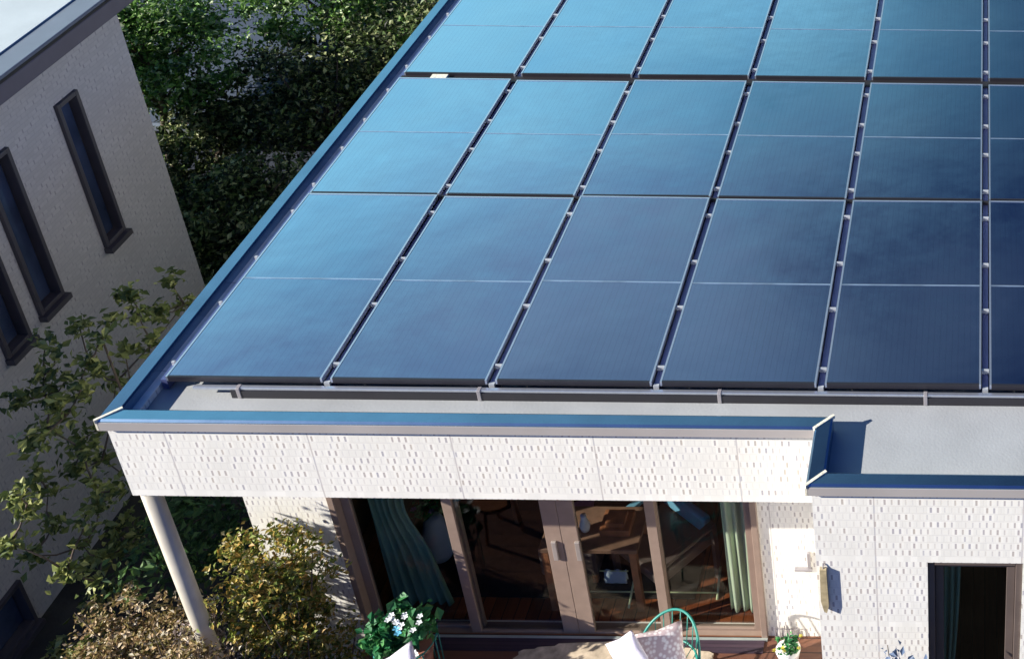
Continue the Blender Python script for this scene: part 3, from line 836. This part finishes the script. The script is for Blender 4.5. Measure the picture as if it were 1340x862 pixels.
# jute mat (rounded outline)
a = on_z(690, 826, ZD); b = on_z(938, 826, ZD); c = on_z(800, 858, ZD)
bm = bmesh.new()
cx, cy = (a.x + b.x) / 2, 6.22; rx, ry = (b.x - a.x) / 2, .19
top = []; bot = []
for k in range(48):
    th = 2 * pi * k / 48
    s = 1 + .05 * sin(5 * th) + .03 * sin(17 * th)
    x = cx + rx * s * math.copysign(abs(cos(th)) ** .5, cos(th)); y = cy + ry * s * math.copysign(abs(sin(th)) ** .6, sin(th))
    top.append(bm.verts.new((x, y, ZD + .008))); bot.append(bm.verts.new((x, y, ZD - .0115)))
bm.faces.new(top); bm.faces.new(bot[::-1])
for k in range(48): bm.faces.new((top[k], bot[k], bot[(k + 1) % 48], top[(k + 1) % 48]))
tag(obj('door_mat', bm, 'jute'), 'shaggy pale brown mat on the deck at the window sill', 'mat')


def cushion(name, label, center, size, thick, rot, mats, cat='cushion'):
    """square pillow with pointed corners"""
    bm = bmesh.new(); n = 14; g = {}
    for side in (1, -1):
        for i in range(n + 1):
            for j in range(n + 1):
                u = i / n * 2 - 1; v = j / n * 2 - 1
                e = max(0.0, (1 - u * u) * (1 - v * v)) ** .42
                pinch = 1 - .10 * (1 - abs(v)) * abs(u) ** 3; pinch2 = 1 - .10 * (1 - abs(u)) * abs(v) ** 3
                g[side, i, j] = bm.verts.new((u * size / 2 * pinch, v * size / 2 * pinch2, side * e * thick / 2 + .0004 * side))
        for i in range(n):
            for j in range(n): bm.faces.new((g[side, i, j], g[side, i + 1, j], g[side, i + 1, j + 1], g[side, i, j + 1]))
    bmesh.ops.remove_doubles(bm, verts=bm.verts, dist=.002)
    o = obj(name, bm, mats[0], None, smooth=True)
    if len(mats) > 1:
        o.data.materials.append(M[mats[1]])
        for pl in o.data.polygons:
            if pl.center.z > 0: pl.material_index = 1
    o.location = center; o.rotation_euler = [radians(q) for q in rot]
    return tag(o, label, cat)


def wire_chair(label, loc, yaw):
    t = thing('wire_chair', label, 'chair', loc); t.rotation_euler[2] = radians(yaw)
    R_ = .008
    bm = bmesh.new(); ring = [(.22 * cos(k / 28 * 2 * pi), .22 * sin(k / 28 * 2 * pi), .42) for k in range(29)]
    tube(bm, ring, R_, 6)
    for k in range(-4, 5):
        w = math.sqrt(max(0, .22 ** 2 - (k * .05) ** 2)); tube(bm, [(k * .05, -w, .42), (k * .05, w, .42)], .003, 5)
    obj('seat', bm, 'teal', t, smooth=True)
    bm = bmesh.new()   # curved back: an arch
    arch = []
    for k in range(25):
        th = pi * k / 24
        x = .23 * cos(th); z = .42 + .26 * sin(th) ** .8
        y = .16 + .10 * sin(th) - .10 * (abs(x) / .23) ** 2
        arch.append((x, y, z))
    tube(bm, arch, R_ * 1.2, 8)
    for k in range(2, 23, 2):
        x, y, z = arch[k]; tube(bm, [(x, y, z), (x * .95, .2 - .9 * x * x * 2, .42)], .0035, 5)
    obj('backrest', bm, 'teal', t, smooth=True)
    for sx, sy in ((1, 1), (-1, 1), (1, -1), (-1, -1)):
        bm = bmesh.new(); tube(bm, [(sx * .15, sy * .15, .42), (sx * .18, sy * .18, .2), (sx * .20, sy * .20, 0)], R_, 6); obj('leg', bm, 'teal', t, smooth=True)
    return t


p = on_y(872, 808, 6.10)
wire_chair('teal wire chair with an arched back on the deck, beside the window', (p.x, 5.93, ZD - .012), -18)
p = on_y(836, 838, 5.90)
p = on_y(862, 846, 5.80)
cushion('cushion', 'lilac cushion with white flecks propped on the teal wire chair', (p.x, 5.82, p.z - .10), .34, .11, (46, 8, 28), ('fleck',))
p = on_y(822, 850, 5.72)
cushion('cushion', 'plain white cushion standing on its corner left of the flecked cushion', (p.x - .01, 5.74, p.z - .07), .26, .09, (64, 44, -40), ('white_cloth',))
p = on_y(520, 866, 5.70)
cushion('cushion', 'white lilac cushion at the bottom edge below the potted plant', (p.x, 5.65, p.z - .10), .34, .11, (35, -25, 20), ('white_cloth',))
t = thing('garden_stool', 'low round wooden stool carrying the white lilac cushion', 'stool', (p.x + .02, 5.62, ZD - .012))
bm = bmesh.new(); tube(bm, [(0, 0, p.z - ZD - .36), (0, 0, p.z - ZD - .32)], .18, 24); obj('seat', bm, 'wood', t)
for k in range(3):
    bm = bmesh.new(); th = k * 2.09; tube(bm, [(.12 * cos(th), .12 * sin(th), p.z - ZD - .36), (.16 * cos(th), .16 * sin(th), 0)], .014, 8); obj('leg', bm, 'wood', t)

# potted plant in front of the left sash
p = on_y(526, 822, 6.10)
t = thing('potted_plant', 'lush green potted plant with white and blue flowers by the green curtain', 'plant', (p.x, 6.10, ZD - .012))
bm = bmesh.new(); tube(bm, [(0, 0, 0), (0, 0, .02), (0, 0, .30), (0, 0, .33), (0, 0, .335)], [.10, .115, .16, .17, .15], 24); obj('pot', bm, 'terracotta', t, smooth=True)
rnd = random.Random(31)
pc = p.z - ZD + .03
pts, cs = cluster_points((0, 0, pc), (.24, .2, .15), 55, 14, .05, rnd, .5)
leaves('foliage', pts, .075, 'leaf_pot', t, rnd=rnd, aspect=.75)
bm = bmesh.new()
for cc in cs[:22]: tube(bm, [(0, 0, .3), (cc.x * .5, cc.y * .5, pc * .8), cc], [.008, .006, .003], 5)
obj('stems', bm, 'leaf_pot', t)
def blossoms(par, pts, r, m, rnd, name='blossom'):
    for q in pts:
        bm = bmesh.new()
        for k in range(5):
            th = k * 2 * pi / 5
            vv = [bm.verts.new(Vector(q) + Vector(w)) for w in ((0, 0, 0), (r * cos(th - .5), r * sin(th - .5), r * .35), (r * 1.35 * cos(th), r * 1.35 * sin(th), r * .3), (r * cos(th + .5), r * sin(th + .5), r * .35))]
            bm.faces.new(vv)
        obj(name, bm, m, par)
blossoms(t, [(rnd.uniform(-.02, .20), rnd.uniform(-.15, -.02), pc + rnd.uniform(.12, .19)) for _ in range(12)], .018, 'petal', rnd)
blossoms(t, [(.045, -.13, pc + .15), (.06, -.15, pc + .13)], .02, 'petal_b', rnd)
blossoms(t, [(rnd.uniform(.05, .2), -.19, pc + rnd.uniform(-.08, 0)) for _ in range(5)], .018, 'petal', rnd)
# teal wire stand holding the pot
t = thing('plant_stand', 'teal wire plant stand round the green potted plant', 'stand', (p.x, 6.10, ZD - .012))
bm = bmesh.new(); tube(bm, [(.21 * cos(k / 32 * 2 * pi), .21 * sin(k / 32 * 2 * pi), .46) for k in range(33)], .006, 6); obj('ring', bm, 'teal', t, smooth=True)
for k in range(10):
    th = k * 2 * pi / 10; bm = bmesh.new(); tube(bm, [(.21 * cos(th), .21 * sin(th), .46), (.20 * cos(th), .20 * sin(th), 0)], .0045, 5); obj('rod', bm, 'teal', t, smooth=True)

# small planter with yellow flowers at the right end of the deck
p = on_z(1031, 858, ZD + .10)
t = thing('flower_pot', 'small white pot of yellow green flowers at the right end of the deck', 'plant', (p.x, 6.28, ZD - .012))
bm = bmesh.new(); tube(bm, [(0, 0, 0), (0, 0, .13), (0, 0, .15)], [.06, .085, .09], 20); obj('pot', bm, 'trim', t, smooth=True)
pts, cs = cluster_points((0, 0, .19), (.09, .09, .05), 16, 12, .025, rnd, .3)
leaves('foliage', pts, .04, 'leaf_pot', t, rnd=rnd)
blossoms(t, [(rnd.uniform(-.09, .09), rnd.uniform(-.09, .05), .22 + rnd.uniform(0, .05)) for _ in range(5)], .012, 'yellow', rnd)

# lattice edging by the wall, wall ornament, bracket
a = on_y(1014, 822, YW - .03); b = on_y(1048, 858, YW - .03)
t = thing('wall_trellis', 'small grey wire trellis on the terrace wall above the flower pot', 'trellis', (0, 0, 0))
bm = bmesh.new()
for k in range(6):
    x = a.x + (b.x - a.x) * k / 5; tube(bm, [(x, YW - .02, b.z - .02), (x, YW - .02, a.z + .03 * sin(k * 1.2))], .0035, 5)
obj('rods', bm, 'metal', t)
bm = bmesh.new()
for k in range(4):
    z = b.z + (a.z - b.z) * (k + .3) / 3.6; tube(bm, [(a.x, YW - .012, z), (b.x, YW - .012, z)], .0035, 5)
obj('bars', bm, 'metal', t)
a = on_y(1077, 742, 5.33); b = on_y(1080, 798, 5.33)
t = thing('wall_ornament', 'slim ochre wooden ornament hanging at the corner of the projecting wall', 'ornament', (a.x, 5.322, b.z))
hh = a.z - b.z
bm = bmesh.new()
vs = [(-.018, 0, hh), (.020, 0, hh), (.023, 0, .06), (.010, 0, 0), (-.006, 0, .012), (-.022, 0, .10)]
f_ = [bm.verts.new((x, -.012, z)) for x, _, z in vs]; k_ = [bm.verts.new((x, .012, z)) for x, _, z in vs]
bm.faces.new(f_); bm.faces.new(k_[::-1])
for k in range(6): bm.faces.new((f_[k], k_[k], k_[(k + 1) % 6], f_[(k + 1) % 6]))
obj('panel', bm, 'ochre', t)
bm = bmesh.new(); tube(bm, [(0, .012, hh + .03), (0, 0, hh)], .004, 6); obj('hook', bm, 'metal', t)
a = on_y(1040, 743, YW - .01); b = on_y(1063, 743, YW - .01); c = on_y(1060, 722, YW - .01)
bm = bmesh.new(); box(bm, (a.x, YW - .03, a.z - .012), (b.x, YW - .001, a.z + .004)); box(bm, (b.x - .03, YW - .025, a.z + .013), (b.x - .008, YW - .001, c.z))
tag(obj('wall_bracket', bm, 'metal', bevel=.003), 'small grey L-shaped bracket on the sunlit terrace wall', 'bracket')

# ------------------------------------------------------------------ things inside the room
ZF = ZD - .012
tag(bx('floor_shade_sheet', (-4.30, 6.80, ZF + .001), (-2.10, 9.3, ZF + .012), 'floor_shade', bevel=.003), 'near black sheet standing for shade on the room floor behind the left and middle sashes', 'floor_shade')  # dark sheet put in to paint the unlit part of the floor
p = on_z(778, 690, ZF + .66)
t = thing('coffee_table', 'brown wooden table with small things on it inside the terrace room', 'table', (p.x, p.y, ZF))
bx('tabletop', (-.36, -.20, .62), (.36, .20, .66), 'lightwood', t, bevel=.005)
for sx in (-1, 1):
    for sy in (-1, 1): bx('leg', (sx * .32 - .025, sy * .17 - .025, 0), (sx * .32 + .025, sy * .17 + .025, .619), 'wood', t)
T = Vector((p.x, p.y, ZF + .661))
bm = bmesh.new(); box(bm, (T.x + .06, T.y - .08, T.z), (T.x + .28, T.y + .12, T.z + .06)); box(bm, (T.x + .10, T.y - .05, T.z + .0605), (T.x + .24, T.y + .08, T.z + .10))
tag(obj('wooden_box', bm, 'wood', bevel=.004), 'dark wooden box with a raised lid on the brown table indoors', 'box')
bm = bmesh.new(); tube(bm, [(T.x - .22, T.y - .1, T.z), (T.x - .22, T.y - .1, T.z + .04), (T.x - .22, T.y - .1, T.z + .10)], [.025, .035, .03], 12)
tag(obj('cup', bm, 'petal', smooth=True), 'white cup on the left side of the brown table indoors', 'cup')
bm = bmesh.new(); tube(bm, [(T.x - .06, T.y - .02, T.z), (T.x - .06, T.y - .02, T.z + .05), (T.x - .06, T.y - .02, T.z + .12), (T.x - .06, T.y - .02, T.z + .15)], [.03, .04, .02, .022], 12)
tag(obj('bottle', bm, 'paleblue', smooth=True), 'small pale blue bottle in the middle of the brown table indoors', 'bottle')
p = on_z(747, 680, ZF + .48)
cushion('cushion', 'purple cushion lying on a dark ottoman indoors left of the brown table', (p.x, p.y, ZF + .45), .36, .12, (12, -12, 10), ('purple',))
t = thing('ottoman', 'dark ottoman under the purple cushion indoors', 'ottoman', (p.x, p.y, ZF))
bx('seat', (-.22, -.2, .1), (.22, .2, .36), 'dbronze', t, bevel=.03)
for sx in (-1, 1):
    for sy in (-1, 1): bx('leg', (sx * .18 - .02, sy * .16 - .02, 0), (sx * .18 + .02, sy * .16 + .02, .099), 'wood', t)

# slatted wooden deck chair left of the centre mullion
p = Vector((-3.42, 7.62, ZF))
t = thing('slatted_chair', 'brown slatted wooden chair inside behind the second sash', 'chair', (p.x, p.y, ZF)); t.rotation_euler[2] = radians(-14)
for k in range(5): bx('seat_slat', (-.19 + k * .085, -.24, .42), (-.15 + k * .085, .22, .44), 'lightwood', t)
bx('seat_frame', (-.22, -.21, .38), (.22, .19, .418), 'wood', t)
for sx in (-1, 1):
    for sy in (-1, 1): bx('leg', (sx * .2 - .018, sy * .18 - .018, 0), (sx * .2 + .018, sy * .18 + .018, .379), 'wood', t)
for k in range(5): bx('slat', (-.19 + k * .085, .225, .43), (-.15 + k * .085, .245, .80), 'lightwood', t)
bx('top_rail', (-.22, .22, .801), (.22, .25, .85), 'wood', t)

# folding laundry rack with blue cloths
t = thing('drying_rack', 'pale green metal drying rack standing inside by the right sashes', 'rack', (0, 0, 0))
A_ = [on_y(752, 746, 6.95), on_y(822, 746, 6.95), on_y(750, 773, 6.85), on_y(940, 778, 6.85)]
zA, zB = A_[0].z, A_[2].z
bm = bmesh.new(); tube(bm, [(A_[0].x, 6.95, zA), (A_[1].x, 6.95, zA)], .006, 6); tube(bm, [(A_[2].x, 6.85, zB), (A_[3].x, 6.85, zB)], .006, 6); obj('rails', bm, 'lime', t, smooth=True)
q = on_y(840, 705, 7.05); q2 = on_z(812, 805, ZF)
for (s, e) in (((q.x, 7.05, q.z), (q.x - .06, 6.72, ZF)), ((A_[0].x, 6.95, zA + .25), (A_[0].x, 6.72, ZF)), ((A_[3].x, 7.0, zA), (A_[3].x, 6.8, ZF))):
    bm = bmesh.new(); tube(bm, [s, e], .009, 6); obj('leg', bm, 'lime', t, smooth=True)
def cloth(label, c, w, d, h, m, yaw):
    bm = bmesh.new(); n = 16; g = []
    for i in range(n + 1):
        s = i / n * 2 - 1
        row = []
        for j in range(9):
            u = j / 8 * 2 - 1
            row.append(bm.verts.new((u * w / 2, s * d * .12, -abs(s) ** 1.3 * h + .012 * sin(u * 7 + s * 3))))
        g.append(row)
    for i in range(n):
        for j in range(8): bm.faces.new((g[i][j], g[i + 1][j], g[i + 1][j + 1], g[i][j + 1]))
    o = obj('cloth', bm, m, None, smooth=True); o.location = c; o.rotation_euler[2] = radians(yaw)
    so = o.modifiers.new('thickness', 'SOLIDIFY'); so.thickness = .005
    return tag(o, label, 'cloth')
cloth('pale blue white cloth hung on the drying rack indoors', (A_[1].x - .10, 6.95, zA + .012), .17, .3, .24, 'paleblue', 0)
# blue lounge chair
p = on_z(868, 702, ZF + .43)
t = thing('lounge_chair', 'blue cushioned lounge chair standing deeper inside behind the right sashes', 'chair', (p.x, p.y, ZF)); t.rotation_euler[2] = radians(-38)
bx('seat', (-.27, -.27, .33), (.27, .25, .43), 'dbronze', t, bevel=.02)
o = bx('backrest', (-.25, .20, .44), (.25, .27, .60), 'blue', t, bevel=.02)
bx('armrest', (-.33, -.27, .55), (-.272, .25, .585), 'blue', t, bevel=.008); bx('armrest', (.272, -.27, .55), (.33, .25, .585), 'dbronze', t, bevel=.008)
for sx in (-1, 1):
    for sy in (-1, 1): bx('leg', (sx * .30 - .02, sy * .24 - .02, 0), (sx * .30 + .02, sy * .24 + .02, .545 if True else .33), 'dbronze', t)
# vase of flowers at the left
p = on_z(568, 685, ZF + .35)
t = thing('flower_vase', 'pale blue vase with loose flowers inside behind the first sash', 'vase', (p.x, p.y, ZF))
bm = bmesh.new(); tube(bm, [(0, 0, 0), (0, 0, .1), (0, 0, .3), (0, 0, .42)], [.08, .12, .10, .06], 18); obj('vase', bm, 'paleblue', t, smooth=True)
pts, cs = cluster_points((0, 0, .62), (.18, .18, .15), 18, 9, .04, rnd, .3); leaves('foliage', pts, .06, 'leaf_pot', t, rnd=rnd)
blossoms(t, [(rnd.uniform(-.18, .18), rnd.uniform(-.18, 0), .6 + rnd.uniform(0, .2)) for _ in range(9)], .02, 'purple', rnd)
